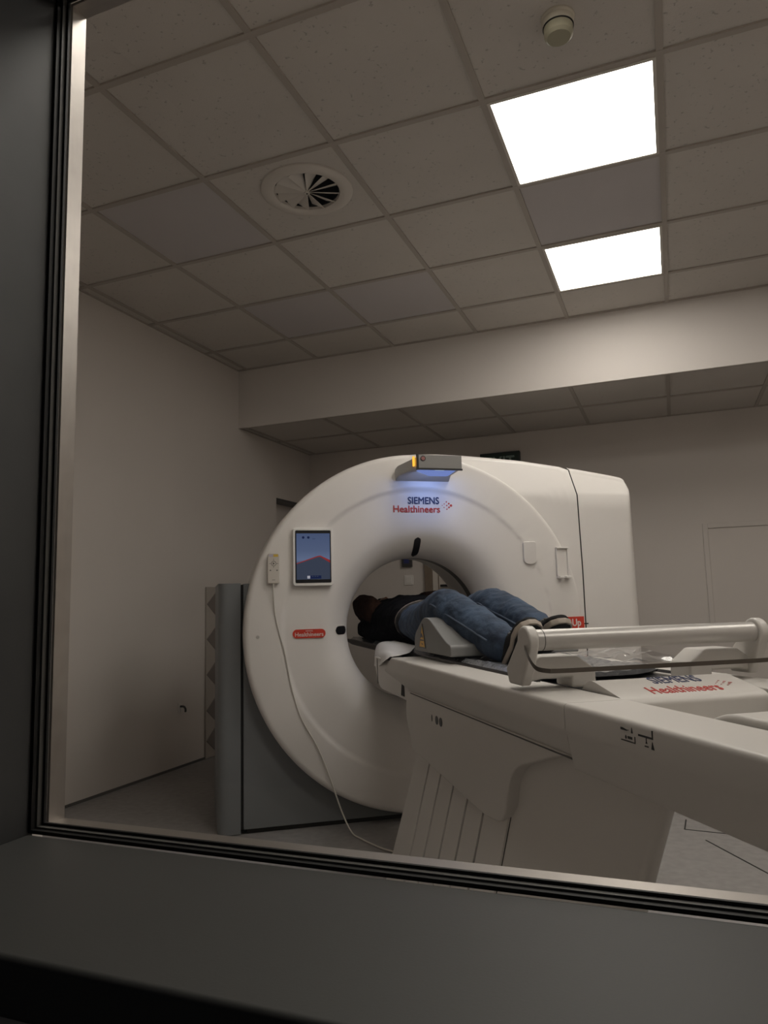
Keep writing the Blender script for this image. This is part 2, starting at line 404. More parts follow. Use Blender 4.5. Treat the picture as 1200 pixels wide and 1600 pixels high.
t = thing('intercom', 'small dark intercom box with blue face on the back wall', 'intercom', (-2.158, YB, 1.345))
mk('housing', box(-.045, .045, -.03, -.001, -.042, .05), M_DARKGREY, t, bevel=.005)
mk('face_plate', box(-.024, .024, -.033, -.03, -.014, .03), mat('intercom_blue', (0.02, 0.03, 0.16), .3), t)
t = thing('light_switch', 'square white light switch on the back wall below the intercom', 'switch', (-2.150, YB, 1.192))
mk('back_plate', box(-.040, .040, -.009, -.001, -.040, .040), M_WHITE, t, bevel=.003)
mk('rocker', box(-.028, .028, -.014, -.009, -.028, .028), M_WHITE, t, bevel=.003)
t = thing('exit_sign', 'dark green exit sign with pale letters above the scanner', 'sign', (-1.30, YB, 2.115))
mk('sign_box', box(-.185, .140, -.05, -.001, -.075, .082), mat('sign_black', (0.010, 0.016, 0.013), .4), t, bevel=.004)
mk('sign_face', box(-.175, .130, -.053, -.05, -.065, .065), mat('sign_green', (0.006, 0.022, 0.014), .4), t)
mk('lettering', stand_up(text('EXIT', .115, .003, .001, 'CENTER'), -.02, -.054, -.035), mat('sign_letter', (0.20, 0.27, 0.24), .5), t)

# diamond board and cable stub on the left wall
t = thing('wall_board', 'beige protective board with brown diamonds at foot of left wall', 'wall panel', (XL, 2.42, 0))
mk('board', box(.001, .014, 0, .95, 0.002, 1.148), M_BOARD, t, bevel=.003)
dm = None
for zc in (1.030, .792, .554, .316, .116):
    for yc in (.148, .148+.30, .148+.60):
        h = .088
        if dm is None:
            dm = mk('diamond', ([(.014, -.145, 0), (.014, 0, .112), (.014, .145, 0), (.014, 0, -.112), (.017, -.140, 0), (.017, 0, .107), (.017, .140, 0), (.017, 0, -.107)],
                [(4, 5, 6, 7), (0, 1, 5, 4), (1, 2, 6, 5), (2, 3, 7, 6), (3, 0, 4, 7), (0, 3, 2, 1)]), M_DIAMOND, t); o = dm
        else: o = dup(dm, t)
        o.location = (0, yc, zc)
t = thing('cable_stub', 'small dark cable hook sticking out of the left wall', 'wall hook', (XL, 2.156, .377))
mk('mount_patch', prism(rrect(-.022, .022, -.03, .03, .01), 0, .0005, .005), mat('patch_white', (0.66, .63, .60), .6), t)
mk('hook', tube(spline([(.004, 0, .005), (.03, .002, .004), (.04, .006, -.012), (.036, .01, -.028)], 5), .007, 8), M_DARKGREY, t, smooth=True)

# ------------------------------------------------------------------ ceiling fittings
for i, (lx0, ly0) in enumerate(LIGHTS):
    t = thing('ceiling_light', ['square ceiling light panel next to the smoke detector', 'square ceiling light panel next to the bulkhead', 'square ceiling light panel above the control room window',
        'added unseen ceiling light panel above the foot end of the table, brightening the scanner front', 'added unseen ceiling light panel beside the right wall near the window, brightening the scanner front'][i], 'ceiling light',
              (lx0+.3, ly0+.3, ZC), group='square light panels in the ceiling grid')
    for x0, x1, y0, y1 in ((-.288, .288, -.288, -.276), (-.288, .288, .276, .288), (-.288, -.276, -.276, .276), (.276, .288, -.276, .276)):
        mk('frame', box(x0, x1, y0, y1, -.004, .012), M_CREAM, t)
    mk('housing', box(-.290, .290, -.290, .290, .0125, .042), M_CREAM, t)
    mk('diffuser', box(-.276, .276, -.276, .276, -.001, .001), M_PANEL, t)


VC = (-1.445, .855)
def holed_tile():
    n = 64; V = []; F = []
    for k in range(n):
        a = 2*PI*k/n; ca, sa = math.cos(a), math.sin(a)
        x0, x1, y0, y1 = VENT[0]+.005-VC[0], VENT[0]+.595-VC[0], VENT[1]+.005-VC[1], VENT[1]+.595-VC[1]
        tx = (x1 if ca > 0 else x0)/ca if abs(ca) > 1e-6 else 1e9
        ty = (y1 if sa > 0 else y0)/sa if abs(sa) > 1e-6 else 1e9
        tt = min(tx, ty)
        V += [(.17*ca, .17*sa, .012), (.17*ca, .17*sa, .006), (tt*ca, tt*sa, .006), (tt*ca, tt*sa, .012)]
    for k in range(n):
        j = (k+1) % n
        for q in range(4): F.append((k*4+q, j*4+q, j*4+(q+1) % 4, k*4+(q+1) % 4))
    return V, F
o = mk('ceiling_tile', holed_tile(), M_TILE, ceiling); o.location = (VC[0], VC[1], ZC)
t = thing('air_vent', 'round white swirl air vent set in a ceiling tile', 'air vent', (VC[0], VC[1], ZC))
mk('ring', revolve([(.140, .010), (.143, -.004), (.152, -.010), (.188, -.009), (.199, -.001), (.200, .0055), (.165, .0055), (.163, .010)], 64, axis=2), M_CREAM, t, smooth=True)
mk('plenum', revolve([(.139, .008), (.139, .042), (.0, .042), (.0, .038), (.135, .038), (.135, .008)], 48, axis=2), M_GAP, t)
mk('hub', cyl(.013, -.010, .004, 20, axis=2, bev=.002), M_CREAM, t, smooth=True)
mk('hub_screw', cyl(.004, -.012, -.010, 10, axis=2), M_SEAM, t)
bl = None
for k in range(12):
    if bl is None:
        V = [(.012, -.004, -.006), (.139, -.030, -.008), (.139, .030, .022), (.012, .004, .000)]
        V = V+[(x, y, z+.0025) for x, y, z in V]
        bl = mk('blade', (V, [(0, 1, 2, 3), (7, 6, 5, 4), (0, 4, 5, 1), (1, 5, 6, 2), (2, 6, 7, 3), (3, 7, 4, 0)]), M_CREAM, t); o = bl
    else: o = dup(bl, t)
    o.rotation_euler = (0, 0, 2*PI*k/12+.1)
t = thing('smoke_detector', 'small cream smoke detector on a ceiling tile', 'smoke detector', (-.292, .325, ZC+.006))
mk('base', revolve([(0, 0), (.052, 0), (.052, -.006), (.047, -.010), (.046, -.030), (0, -.030)], 32, axis=2, closed=False), M_DET, t, smooth=True)
mk('sensor_cap', revolve([(0, -.031), (.043, -.031), (.045, -.036), (.044, -.060), (.036, -.068), (0, -.069)], 32, axis=2, closed=False), M_DETB, t, smooth=True)
mk('cap_ring', revolve([(.046, -.030), (.0475, -.031), (.0475, -.034), (.044, -.034)], 32, axis=2), M_GAP, t)

# ------------------------------------------------------------------ scanner frame: s across, w into the bore, z up
TH = math.radians(36.0)
OX, OY = -1.88989, 1.14189
CT, ST = math.cos(TH), math.sin(TH)
def G(s, w_, z): return (OX+s*CT-w_*ST, OY+s*ST+w_*CT, z)
def gthing(name, label, cat, s, w_, z, group=None):
    o = thing(name, label, cat, G(s, w_, z), TH, group); OFF[o.name] = (s, w_, z); return o
OFF = {}
def gp(name, vf, m, parent, **kw):
    root = parent
    while root.parent: root = root.parent
    o = mk(name, vf, m, None, off=OFF[root.name], **kw); o.parent = parent
    return o
SC, ZB, RD = 0.792, 0.885, 0.850      # bore centre and cover radius

gan = gthing('ct_scanner', 'white round-fronted computed tomography scanner with open bore and grey stand', 'scanner', SC, .2, 0)
CB = (SC, 0, ZB)
front_prof = [(.832, .150), (.848, .145), (RD, .130), (RD, -.058), (.847, -.072), (.838, -.081), (.825, -.084), (.690, -.0842), (.676, -.0840), (.671, -.0792), (.655, -.0790),
              (.57, -.0790), (.53, -.0785), (.50, -.0765), (.47, -.072), (.445, -.060), (.42, -.043), (.395, -.020), (.375, .005), (.360, .032), (.350, .060), (.347, .085), (.352, .085), (.40, .08), (.55, 0), (.80, 0), (.82, .15)]
def cover():
    V, F = revolve(front_prof, 180, CB); out = []
    for x, y, z in V:
        r = math.hypot(x-SC, z-ZB); a = math.degrees(math.atan2(z-ZB, x-SC)) % 360
        f = max(0, min(1, (a-50)/35))*max(0, min(1, (285-a)/50))      # the recess dies out on the right-hand side
        if y < -.04 and r < .676: y -= .0047*(1-f)*max(0, min(1, (r-.44)/.15))
        out.append((x, y, z))
    return out, F
gp('front_cover', cover(), M_WHITE, gan, smooth=True, ang=50)
def wf(s, z):
    r = math.hypot(s-SC, z-ZB); P = front_prof[6:22]
    for (r1, w1), (r0, w0) in zip(P, P[1:]):
        if r0 <= r <= r1: return w0+(w1-w0)*(r-r0)/(r1-r0)
    return -.08
ln = gp('bore_liner', revolve([(.350, .150), (.350, .22), (.358, .32), (.385, .48), (.425, .60), (.46, .64), (.47, .64), (.43, .58), (.39, .47), (.366, .32), (.362, .15)], 128, CB), M_WHITE, gan, smooth=True)
gp('bore_window', revolve([(.3475, .086), (.353, .086), (.353, .149), (.3475, .149)], 128, CB), M_BLACK, gan, smooth=True)
gp('rear_cover', revolve([(.47, .155), (.815, .155), (.825, .17), (.825, .58), (.80, .62), (.47, .63)], 128, CB), M_WHITE, gan, smooth=True)

# right-hand housing: front panel fitted round the disc, and an outer panel with a rounded corner
def ztop(s):
    P = [(.7, 1.752), (.9, 1.762), (1.03, 1.760), (1.19, 1.752), (1.39, 1.739), (1.72, 1.700), (2.05, 1.652)]
    for (a, b), (c, d) in zip(P, P[1:]):
        if s <= c: return b+(d-b)*(s-a)/(c-a)
    return P[-1][1]
def wpan(z, s):
    zt = ztop(s)
    if z < 1.15: return -.0785
    if z < 1.545: return -.0785+.013*(z-1.15)/.395
    if z < zt-.03: return -.0655+.07*(z-1.545)/(zt-.03-1.545)
    return .0045+.04*((z-zt+.03)/.03)**2
SCUT = 1.650
def panel_a():
    n, m = 96, 40; V, F = [], []
    for i in range(n+1):
        a = -PI/2+PI*i/n; ca, sa = math.cos(a), math.sin(a)
        s0, z0 = SC+.838*ca, ZB+.838*sa
        # ray to outer boundary
        tt = 1e9
        if ca > 1e-6: tt = min(tt, (SCUT-SC)/ca)
        if sa < -1e-6: tt = min(tt, (.03-ZB)/sa)
        if sa > 1e-6:
            lo, hi = 0, 3
            for _ in range(40):
                mid = (lo+hi)/2
                if ZB+mid*sa < ztop(SC+mid*ca): lo = mid
                else: hi = mid
            tt = min(tt, lo)
        tt = max(tt, .8385)
        s1, z1 = SC+tt*ca, ZB+tt*sa
        for k in range(m+1):
            f = k/m; s, z = s0+(s1-s0)*f, z0+(z1-z0)*f
            V.append((s, wpan(z, s), z))
        V.append((s1, .55, z1))
    K = m+2
    for i in range(n):
        for k in range(K-1): F.append((i*K+k, (i+1)*K+k, (i+1)*K+k+1, i*K+k+1))
    return V, F
gp('side_panel', panel_a(), M_WHITE, gan, smooth=True, ang=50)
def panel_b():
    S0, S1, R = SCUT+.007, 1.990, .075
    path = []
    for s in [S0+(S1-R-S0)*i/10 for i in range(11)]: path.append((s, 0.0, 0.0, -1.0))
    for i in range(1, 11):
        a = (PI/2)*i/10; path.append((S1-R+R*math.sin(a), R-R*math.cos(a), math.sin(a), -math.cos(a)))
    for q in (.2, .4, .55): path.append((S1, R+q, 1.0, 0.0))
    zs = [.03, .3, .6, .9, 1.15]+[1.15+.395*i/5 for i in range(1, 6)]+[1.56, 1.58]+[1.0]*0
    V, F = [], []; K = None
    for (s, d, nx, nw) in path:
        zt = ztop(s); zz = zs+[zt-.03-(.03*(3-i)/3 if zt-.06 > 1.58 else 0) for i in range(0, 4)][0:4]+[zt-.03+.03*i/5 for i in range(1, 6)]
        col = []
        for z in zz:
            ins = wpan(z, s)+.0785            # inset from the plumb face
            flare = .012*(1.0-max(0, min(1, (z-.3)/1.3)))
            col.append((s-nx*(ins*.12-flare), -.0785+max(d, ins), z))
        col.append((min(s, S1-.02), .60, zt-.001))
        K = len(col); V += col
    for i in range(len(path)-1):
        for k in range(K-1): F.append((i*K+k, (i+1)*K+k, (i+1)*K+k+1, i*K+k+1))
    return V, F
gp('side_panel', panel_b(), M_WHITE, gan, smooth=True, ang=50)
zz_ = [.03, 1.15, 1.30, 1.545]+[1.545+(ztop(SCUT)-.03-1.545)*i/4 for i in range(1, 5)]+[ztop(SCUT)-.012]
gp('panel_gap', prism([(wpan(z, SCUT)+.006, z) for z in zz_]+[(.5, zz_[-1]), (.5, .03)], 0, SCUT-.003, SCUT+.010), M_GAP, gan)
gp('housing_core', box(1.62, 1.93, .03, .60, .02, 1.58), M_WHITE, gan, bevel=.02)

# grey stand behind the round cover
gp('stand', prism([(-.055, .022), (1.60, .022), (1.60, .49), (.40, .49), (.40, 1.116), (-.055, 1.116)], 1, 0, .150), M_GREY, gan, bevel=.004)
gp('stand_rear', join(box(-.055, .33, .152, .60, .022, 1.116), box(.33, 1.25, .152, .60, .022, .36)), M_GREY, gan)
gp('stand_gap', box(-.070, -.050, .012, .50, .02, 1.112), M_GAP, gan)
gp('stand_column', prism(fillet([(-.066, .0), (-.168, .0), (-.168, .56), (-.066, .56)], [.004, .055, .02, .004], 8), 2, .004, 1.118), M_GREY, gan, smooth=True)
gp('plinth', box(-.04, 1.58, .018, .55, 0, .023), M_GAP, gan)

# fittings on the front cover
def plate(outline, lift0, lift1):
    n = len(outline)
    V = [(s, wf(s, z)-lift0, z) for s, z in outline]+[(s, wf(s, z)-lift1, z) for s, z in outline]
    return V, [tuple(range(n)), tuple(range(2*n-1, n-1, -1))]+[(i, (i+1) % n, n+(i+1) % n, n+i) for i in range(n)]
def pill(cx, cz, lx_, lz, rot=0.0, n=8):
    r = min(lx_, lz)/2; pts = rrect(-lx_/2, lx_/2, -lz/2, lz/2, r*.999, n)
    c, s = math.cos(rot), math.sin(rot)
    return [(cx+x*c-y*s, cz+x*s+y*c) for x, y in pts]
def surf_pill(name, cx, cz, lx_, lz, rot, m, lift):
    # conforming patch built as strips so that it follows the funnel
    nx = 14; pts = []; V, F = [], []
    c, s = math.cos(rot), math.sin(rot); vert = lz > lx_
    L_, Wd = (lz, lx_) if vert else (lx_, lz); r = Wd/2
    for i in range(nx+1):
        u = -L_/2+L_*i/nx; e = abs(u)-(L_/2-r); half = r if e <= 0 else math.sqrt(max(0, r*r-e*e))
        half = max(half, .0008)
        for q in (-1, 0, 1):
            x, y = (q*half, u) if vert else (u, q*half)
            S, Z = cx+x*c-y*s, cz+x*s+y*c
            V.append((S, wf(S, Z)-lift, Z))
    for i in range(nx):
        for q in (0, 1): F.append((i*3+q, (i+1)*3+q, (i+1)*3+q+1, i*3+q+1))
    n0 = len(V); V += [(a, b+lift+.004, z) for a, b, z in V]; F += [tuple(reversed([i+n0 for i in f])) for f in F]
    rim = [i*3 for i in range(nx+1)]+[nx*3+1]+[i*3+2 for i in range(nx, -1, -1)]+[1]
    for a, b in zip(rim, rim[1:]+rim[:1]): F.append((a, b, b+n0, a+n0))
    return gp(name, (V, F), m, gan, smooth=True)
surf_pill('sensor_slot', .784, 1.281, .040, .094, .06, M_LGREY, .0010)
surf_pill('sensor_slot', .784, 1.281, .034, .088, .06, M_BLACK, .0025)
surf_pill('sensor_slot', .398, .888, .070, .046, 0, M_LGREY, .0010)
surf_pill('sensor_slot', .400, .888, .064, .040, 0, M_BLACK, .0025)
lb = gp('brand_label', prism(rrect(.162, .314, .860, .900, .0199, 8), 1, -.0835, -.0770), M_RED, gan)
lb['label'] = 'red pill-shaped brand label'
gp('label_text', stand_up(text('Healthineers', .026, .0003, .0006, 'CENTER'), .238, -.0838, .868), M_LGREY, gan)
gp('label_text', stand_up(text('SIEMENS', .009, 0, .0006, 'CENTER'), .238, -.0838, .8895), M_LGREY, gan)
gp('logo_text', stand_up(text('SIEMENS', .0480, .0011, .0008, 'LEFT', .905), .728, -.0805, 1.487), M_NAVY, gan)
gp('logo_text', stand_up(text('Healthineers', .047, .0009, .0008, 'LEFT', 1.0), .652, -.0805, 1.4455), M_LRED, gan)
def dots(cx, cz, k, wv=None):
    out = []
    for x, z, r in ((0, 0, .0026), (.016, .012, .0034), (.014, -.015, .0034), (.034, .027, .0044), (.036, 0, .0044), (.036, -.028, .0044), (.052, .014, .0060), (.053, -.014, .0060), (.069, 0, .0085)):
        out.append((cx+x*k, cz+z*k, r*k))
    return out
for i, (x, z, r) in enumerate(dots(.905, 1.480, .66)):
    gp('logo_dot', cyl(r*1.15, -.0813, -.077, 12, (x, 0, z), 1), M_LRED, gan)
gp('cover_plate', join(prism(fillet([(1.322, 1.298), (1.392, 1.298), (1.392, 1.185), (1.322, 1.185)], [.012, .012, .034, .034], 6), 1, -.0960, -.080)), mat('cover_plate_white', (.72, .69, .655), .4), gan, bevel=.003)
hd = gp('handset_holder', prism(rrect(1.505, 1.562, 1.122, 1.262, .010), 1, -.090, -.078), M_WHITE, gan, bevel=.002)
for x0, x1 in ((1.500, 1.507), (1.560, 1.567)): gp('holder_rim', box(x0, x1, -.099, -.078, 1.125, 1.262), M_WHITE, hd, bevel=.002)
gp('holder_rim', box(1.500, 1.567, -.104, -.078, 1.262, 1.270), M_WHITE, hd, bevel=.003)
gp('holder_lip', box(1.503, 1.530, -.118, -.078, 1.111, 1.124), M_WHITE, hd, bevel=.004)
gp('holder_lip', box(1.540, 1.570, -.118, -.078, 1.111, 1.124), M_WHITE, hd, bevel=.004)
gp('holder_mark', box(1.522, 1.546, -.0915, -.090, 1.206, 1.209), M_LGREY, hd)
bn = gp('name_strip', box(1.30, 1.640, -.0875, -.0780, .835, .918), M_RED, gan); bn['label'] = 'red strip with white product lettering'
gp('strip_text', stand_up(text('SOMATOM go.Up', .050, .0012, .0006, 'RIGHT', .84), 1.622, -.0880, .872), M_LGREY, gan)
gp('latch_mark', box(1.641, 1.668, -.0800, -.070, .878, .884), M_GAP, gan)
gp('cover_screw', cyl(.008, -.0855, -.079, 16, (.004, 0, .872), 1), M_ALU, gan)

# console hood with camera and blue mood light above the bore
hood_z = lambda w_: 1.640+(-.08-w_)*.08
def hood():
    # slab tapering outwards; plan outline (s, w)
    top = [(.668, -.075), (.945, -.075), (.938, -.13), (.945, -.262), (.935, -.275), (.735, -.275), (.722, -.262), (.668, -.13)]
    V = []; n = len(top)
    for s, w_ in top: V.append((s, w_, hood_z(w_)+.018+.012*(-w_-.075)/.2))
    for s, w_ in top: V.append((s, w_, hood_z(w_)-.026-(.020 if w_ > -.1 else 0)))
    return V, [tuple(range(n)), tuple(range(2*n-1, n-1, -1))]+[(i, (i+1) % n, n+(i+1) % n, n+i) for i in range(n)]
hoodm = mat('hood_grey', (.50, .49, .475), .4)
h = gp('camera_hood', hood(), hoodm, gan, bevel=.006)
gv, gf_ = prism(fillet([(.692, -.134), (.918, -.134), (.922, -.252), (.752, -.252), (.738, -.24)], .016, 4), 2, 0, .002)
gp('glow_panel', ([(x, y, hood_z(y)-.0285+z) for x, y, z in gv], gf_), M_BLUE, h)
gp('hood_front', box(.728, .940, -.281, -.2755, 1.627, 1.690), mat('hood_front_grey', (.24, .235, .225), .45), h, bevel=.002)
gp('front_edge', box(.722, .942, -.283, -.2755, 1.619, 1.627), M_BLACK, h)
gp('front_edge', box(.718, .728, -.282, -.270, 1.619, 1.692), M_BLACK, h)
gp('button', cyl(.0125, -.284, -.281, 20, (.749, 0, 1.672), 1), M_BLACK, h)
gp('button_cap', cyl(.009, -.2855, -.284, 20, (.749, 0, 1.672), 1), mat('button_pink', (.30, .12, .11), .5), h)
gp('amber_light', box(.7085, .7135, -.266, -.246, 1.640, 1.685), M_AMBER, h)
gp('led_bar', box(.815, .860, -.268, -.255, 1.622, 1.630), M_LED, h)
bl_ = bpy.data.lights.new('mood_light', 'AREA'); bl_.energy = .38; bl_.color = (.30, .45, 1.0); bl_.shape = 'RECTANGLE'; bl_.size = .17; bl_.size_y = .06
bo = bpy.data.objects.new('mood_light', bl_); COL.objects.link(bo); bo.parent = h
bo.location = (.83-SC, -.235-.2, 1.608); bo.rotation_euler = (math.radians(35), 0, 0)

# docked tablet
t = gthing('tablet', 'white framed tablet with blue screen docked on the scanner front', 'tablet', .258, -.081, 1.230)
gp('casing', prism(rrect(.164, .352, 1.098, 1.366, .014), 1, -.105, -.082), mat('tablet_white', (.86, .84, .81), .4), t, bevel=.003, seg=3)
gp('bezel', prism(rrect(.1745, .3415, 1.111, 1.3545, .006), 1, -.1062, -.105), M_BLACK, t)
def screen_mat():
    m = bpy.data.materials.new('tablet_screen'); m.use_nodes = True
    nt = m.node_tree; nt.nodes.clear(); L = nt.links
    o = nt.nodes.new('ShaderNodeOutputMaterial'); e = nt.nodes.new('ShaderNodeEmission'); L.new(e.outputs[0], o.inputs[0])
    tc = nt.nodes.new('ShaderNodeTexCoord'); sp = nt.nodes.new('ShaderNodeSeparateXYZ'); L.new(tc.outputs['Generated'], sp.inputs[0])
    r = nt.nodes.new('ShaderNodeValToRGB'); L.new(sp.outputs['Z'], r.inputs['Fac'])
    cr = r.color_ramp; cr.elements[0].position = 0; cr.elements[0].color = (.045, .062, .115, 1)
    cr.elements[1].position = 1; cr.elements[1].color = (.090, .125, .245, 1)
    for p_, c in ((.33, (.060, .080, .130, 1)), (.42, (.16, .21, .36, 1)), (.62, (.115, .155, .28, 1))):
        q = cr.elements.new(p_); q.color = c
    L.new(r.outputs['Color'], e.inputs['Color']); e.inputs['Strength'].default_value = .72
    return m
sc_ = gp('screen', box(.180, .336, -.1068, -.1062, 1.127, 1.340), screen_mat(), t)
M_SRED = emitter('screen_red', (.22, .028, .03), 1.0); M_SNAVY = emitter('screen_navy', (.010, .016, .055), 1.0); M_SWH = emitter('screen_white', (.36, .36, .42), 1.0)
M_SSLATE = emitter('screen_slate', (.040, .050, .080), 1.0)
def flat(poly, m, name, w_): gp(name, prism(poly, 1, w_-.0003, w_), m, sc_)
flat([(.180, 1.127), (.336, 1.127), (.336, 1.205), (.286, 1.235), (.180, 1.202)], M_SSLATE, 'screen_hill', -.1068)
flat([(.180, 1.198), (.278, 1.230), (.290, 1.231), (.336, 1.203), (.336, 1.216), (.290, 1.237), (.274, 1.234), (.180, 1.202)], M_SRED, 'screen_ridge', -.1071)
for cx in (.212, .236): flat([(cx+.006*math.cos(2*PI*k/10), 1.321+.006*math.sin(2*PI*k/10)) for k in range(10)], M_SNAVY, 'screen_icon', -.1071)
flat([(.255, 1.314), (.268, 1.314), (.268, 1.3155), (.255, 1.3155)], M_SNAVY, 'screen_icon', -.1071)
flat([(.228, 1.130), (.294, 1.130), (.294, 1.145), (.228, 1.145)], M_SNAVY, 'screen_dock', -.1071)
flat([(.229, 1.131), (.242, 1.131), (.242, 1.144), (.229, 1.144)], M_SWH, 'screen_icon', -.1074)
for cx in (.254, .266, .277): flat([(cx-.003, 1.139), (cx+.003, 1.139), (cx+.003, 1.143), (cx-.003, 1.143)], M_SSLATE, 'screen_icon', -.1074)

# wired remote hanging on the cover
t = gthing('remote_control', 'pale wired remote control hanging on the scanner front', 'remote control', .074, -.081, 1.18)
gp('cradle', prism(rrect(.046, .103, 1.108, 1.16, .010), 1, -.098, -.081), M_WHITE, t, bevel=.003)
bd = gp('handset', prism(rrect(.048, .101, 1.112, 1.249, .010), 1, -.108, -.0985), mat('remote_beige', (.60, .56, .50), .45), t, bevel=.003)
gp('display', box(.053, .096, -.1086, -.108, 1.233, 1.244), mat('remote_yellow', (.62, .42, .06), .4), bd)
gp('display_tag', box(.053, .074, -.1089, -.1086, 1.233, 1.244), mat('remote_lilac', (.50, .46, .55), .4), bd)
gp('button_ring', revolve([(.0095, -.1088), (.0115, -.1088), (.0115, -.1078), (.0095, -.1078)], 24, (.0755, 0, 1.202)), M_SEAM, bd)
gp('play_button', prism([(.072, 1.197), (.072, 1.207), (.080, 1.202)], 1, -.1088, -.108), M_BLACK, bd)
for x, z, a, b in ((.0755, 1.2195, .0008, .004), (.0755, 1.186, .0008, .004), (.0585, 1.202, .004, .0008), (.092, 1.202, .004, .0008), (.0605, 1.171, .003, .0025), (.0905, 1.171, .003, .0025), (.075, 1.128, .007, .001)):
    gp('button_mark', box(x-a, x+a, -.1088, -.108, z-b, z+b), M_SEAM, bd)
cp = spline([(.074, -.102, 1.112), (.0745, -.098, 1.07), (.083, -.088, .972), (.103, -.087, .88), (.125, -.087, .798), (.152, -.087, .655), (.194, -.087, .511), (.265, -.090, .38), (.310, -.092, .27), (.345, -.095, .17), (.375, -.11, .08), (.405, -.16, .012), (.43, -.24, .006), (.476, -.367, .006), (.52, -.44, .006)], 6)
gp('cord', tube(cp, .0034, 8), M_WIRE, t, smooth=True)

# ------------------------------------------------------------------ patient table
tab = gthing('patient_table', 'long white motorised patient table running into the scanner bore', 'table', SC, -1.5, 0)
def mir(poly): return [(2*SC-s, z) for s, z in poly]
rail = fillet([(.462, .803), (.462, .748), (.500, .684), (.600, .684), (.605, .803)], [.010, .010, .012, 0, .004], 4)
rail_r = fillet([(.462, .803), (.462, .745), (.502, .658), (.600, .658), (.605, .803)], [.010, .010, .014, 0, .004], 4)
for pl, pr in ((rail, rail_r), (mir(rail), mir(rail_r))):
    V, F = prism(pl, 1, -.70, -2.068)
    # slanted nose: lower edge reaches further towards the bore
    V = [(a, b+(.12*(.803-c)/.06 if c > .743 else .12-.30*(.743-c)/.06) if b > -1 else b, c) for a, b, c in V]
    gp('side_rail', (V, F), M_TABLE, tab, smooth=True, ang=30)
    V, F = prism(pr, 1, -2.070, -2.86)
    V = [(a, b+(.05*max(0, (.70-c)/.04) if b > -2.5 else 0), c) for a, b, c in V]
    gp('side_rail', (V, F), M_TABLE, tab, smooth=True, ang=30)
gp('rail_seam', box(.606, .6085, -1.96, -.70, .77, .8025), M_GAP, tab)
gp('deck', box(.598, .986, -2.06, -.62, .66, .748), M_TABLE, tab)
gp('deck_well', box(.598, .986, -2.84, -2.06, .655, .685), M_TABLE, tab)
cant = fillet([(-.20, .772), (-.225, .71), (-.29, .645), (-.90, .640), (-.95, .772)], [.01, .05, .06, .02, 0], 5)
gp('front_support', prism(cant, 0, .515, 2*SC-.515), M_TABLE, tab, smooth=True, ang=30)
gp('support_slit', prism([(-.640, .652), (-.660, .722), (-.684, .700), (-.690, .652)], 0, .5135, .5165), M_GAP, tab)
gp('support_seam', prism([(-.260, .66), (-.252, .768), (-.256, .768), (-.266, .66)], 0, .513, .516), M_SEAM, tab)
top = gp('table_top', prism(fillet([(.597, .800), (.585, .812), (.582, .800), (.62, .772), (.96, .772), (1.002, .800), (.999, .812), (.987, .800), (.93, .788), (.65, .788)], .004, 2), 1, -1.70, .80), mat('carbon_black', (.014, .013, .013), .35), tab, smooth=True, ang=30)
# base: flared grooved front block, plain rear block, bulging shroud
def flare(z): return .525-.27*(.5-z) if z < .5 else .525
def far(a, w_): return max(a+.03, min(2*SC-a, .56+(w_+2.29)*.4355))       # the foot runs off diagonally at the back
def base_block(w0, w1, proud, zt, lean=True, rear=0.0):
    zs = [0, .12, .25, .38, .5, zt]; V, F = [], []
    for z in zs:
        a = flare(z)-proud; dw = .20*(.5-min(z, .5)) if lean else 0
        e1 = rear*(.66-z); V += [(a, w0+dw*.5, z), (a, w1+e1, z), (far(a, w1), w1+e1, z), (far(a, w0), w0+dw*.5, z)]
    for i in range(len(zs)-1):
        for k in range(4): F.append((i*4+k, i*4+(k+1) % 4, (i+1)*4+(k+1) % 4, (i+1)*4+k))
    F += [(3, 2, 1, 0), tuple(range((len(zs)-1)*4, len(zs)*4))]
    return V, F
base = gp('base', base_block(-1.62, -2.29, 0, .684, False, .5), M_TABLE, tab, bevel=.015, seg=3)
# front block made of ribbed panels with open joints between them
edges = [-.85, -1.00, -1.125, -1.25, -1.375, -1.50, -1.66]
gp('base_core', base_block(-.865, -1.655, .002, .50, False), M_GAP, tab)
for i in range(len(edges)-1):
    gp('base_panel', base_block(edges[i]-.006, edges[i+1]+.006, .008, .55, i == 0), M_TABLE, tab, bevel=.002)
shr = fillet([(-.80, .690), (-.772, .60), (-.855, .485), (-1.00, .478), (-1.54, .438), (-1.665, .452), (-1.71, .60), (-1.95, .672), (-2.03, .690)], [.02, .08, .03, .02, .05, .06, .12, .05, 0], 6)
for a, b in ((.492, .60), (2*SC-.60, 2*SC-.492)): gp('base_shroud', prism(shr, 0, a, b), M_TABLE, tab, bevel=.010, seg=4)
gp('shroud_top_seam', box(.4905, .494, -2.05, -.85, .6835, .6865), M_SEAM, tab)

for w_, a, m in ((-1.095, .004, M_SEAM), (-1.145, .014, M_DARKGREY), (-1.185, .015, M_BLACK)):
    pts = [(w_+a*math.cos(2*PI*k/16), .632+.014*math.sin(2*PI*k/16)*(1 if a > .005 else .8)) for k in range(16)]
    gp('status_hole', prism(pts, 0, .4908, .4935), m, tab)
gp('base_screw', cyl(.003, .452, .462, 10, (0, -1.86, .245), 0), M_GAP, tab)

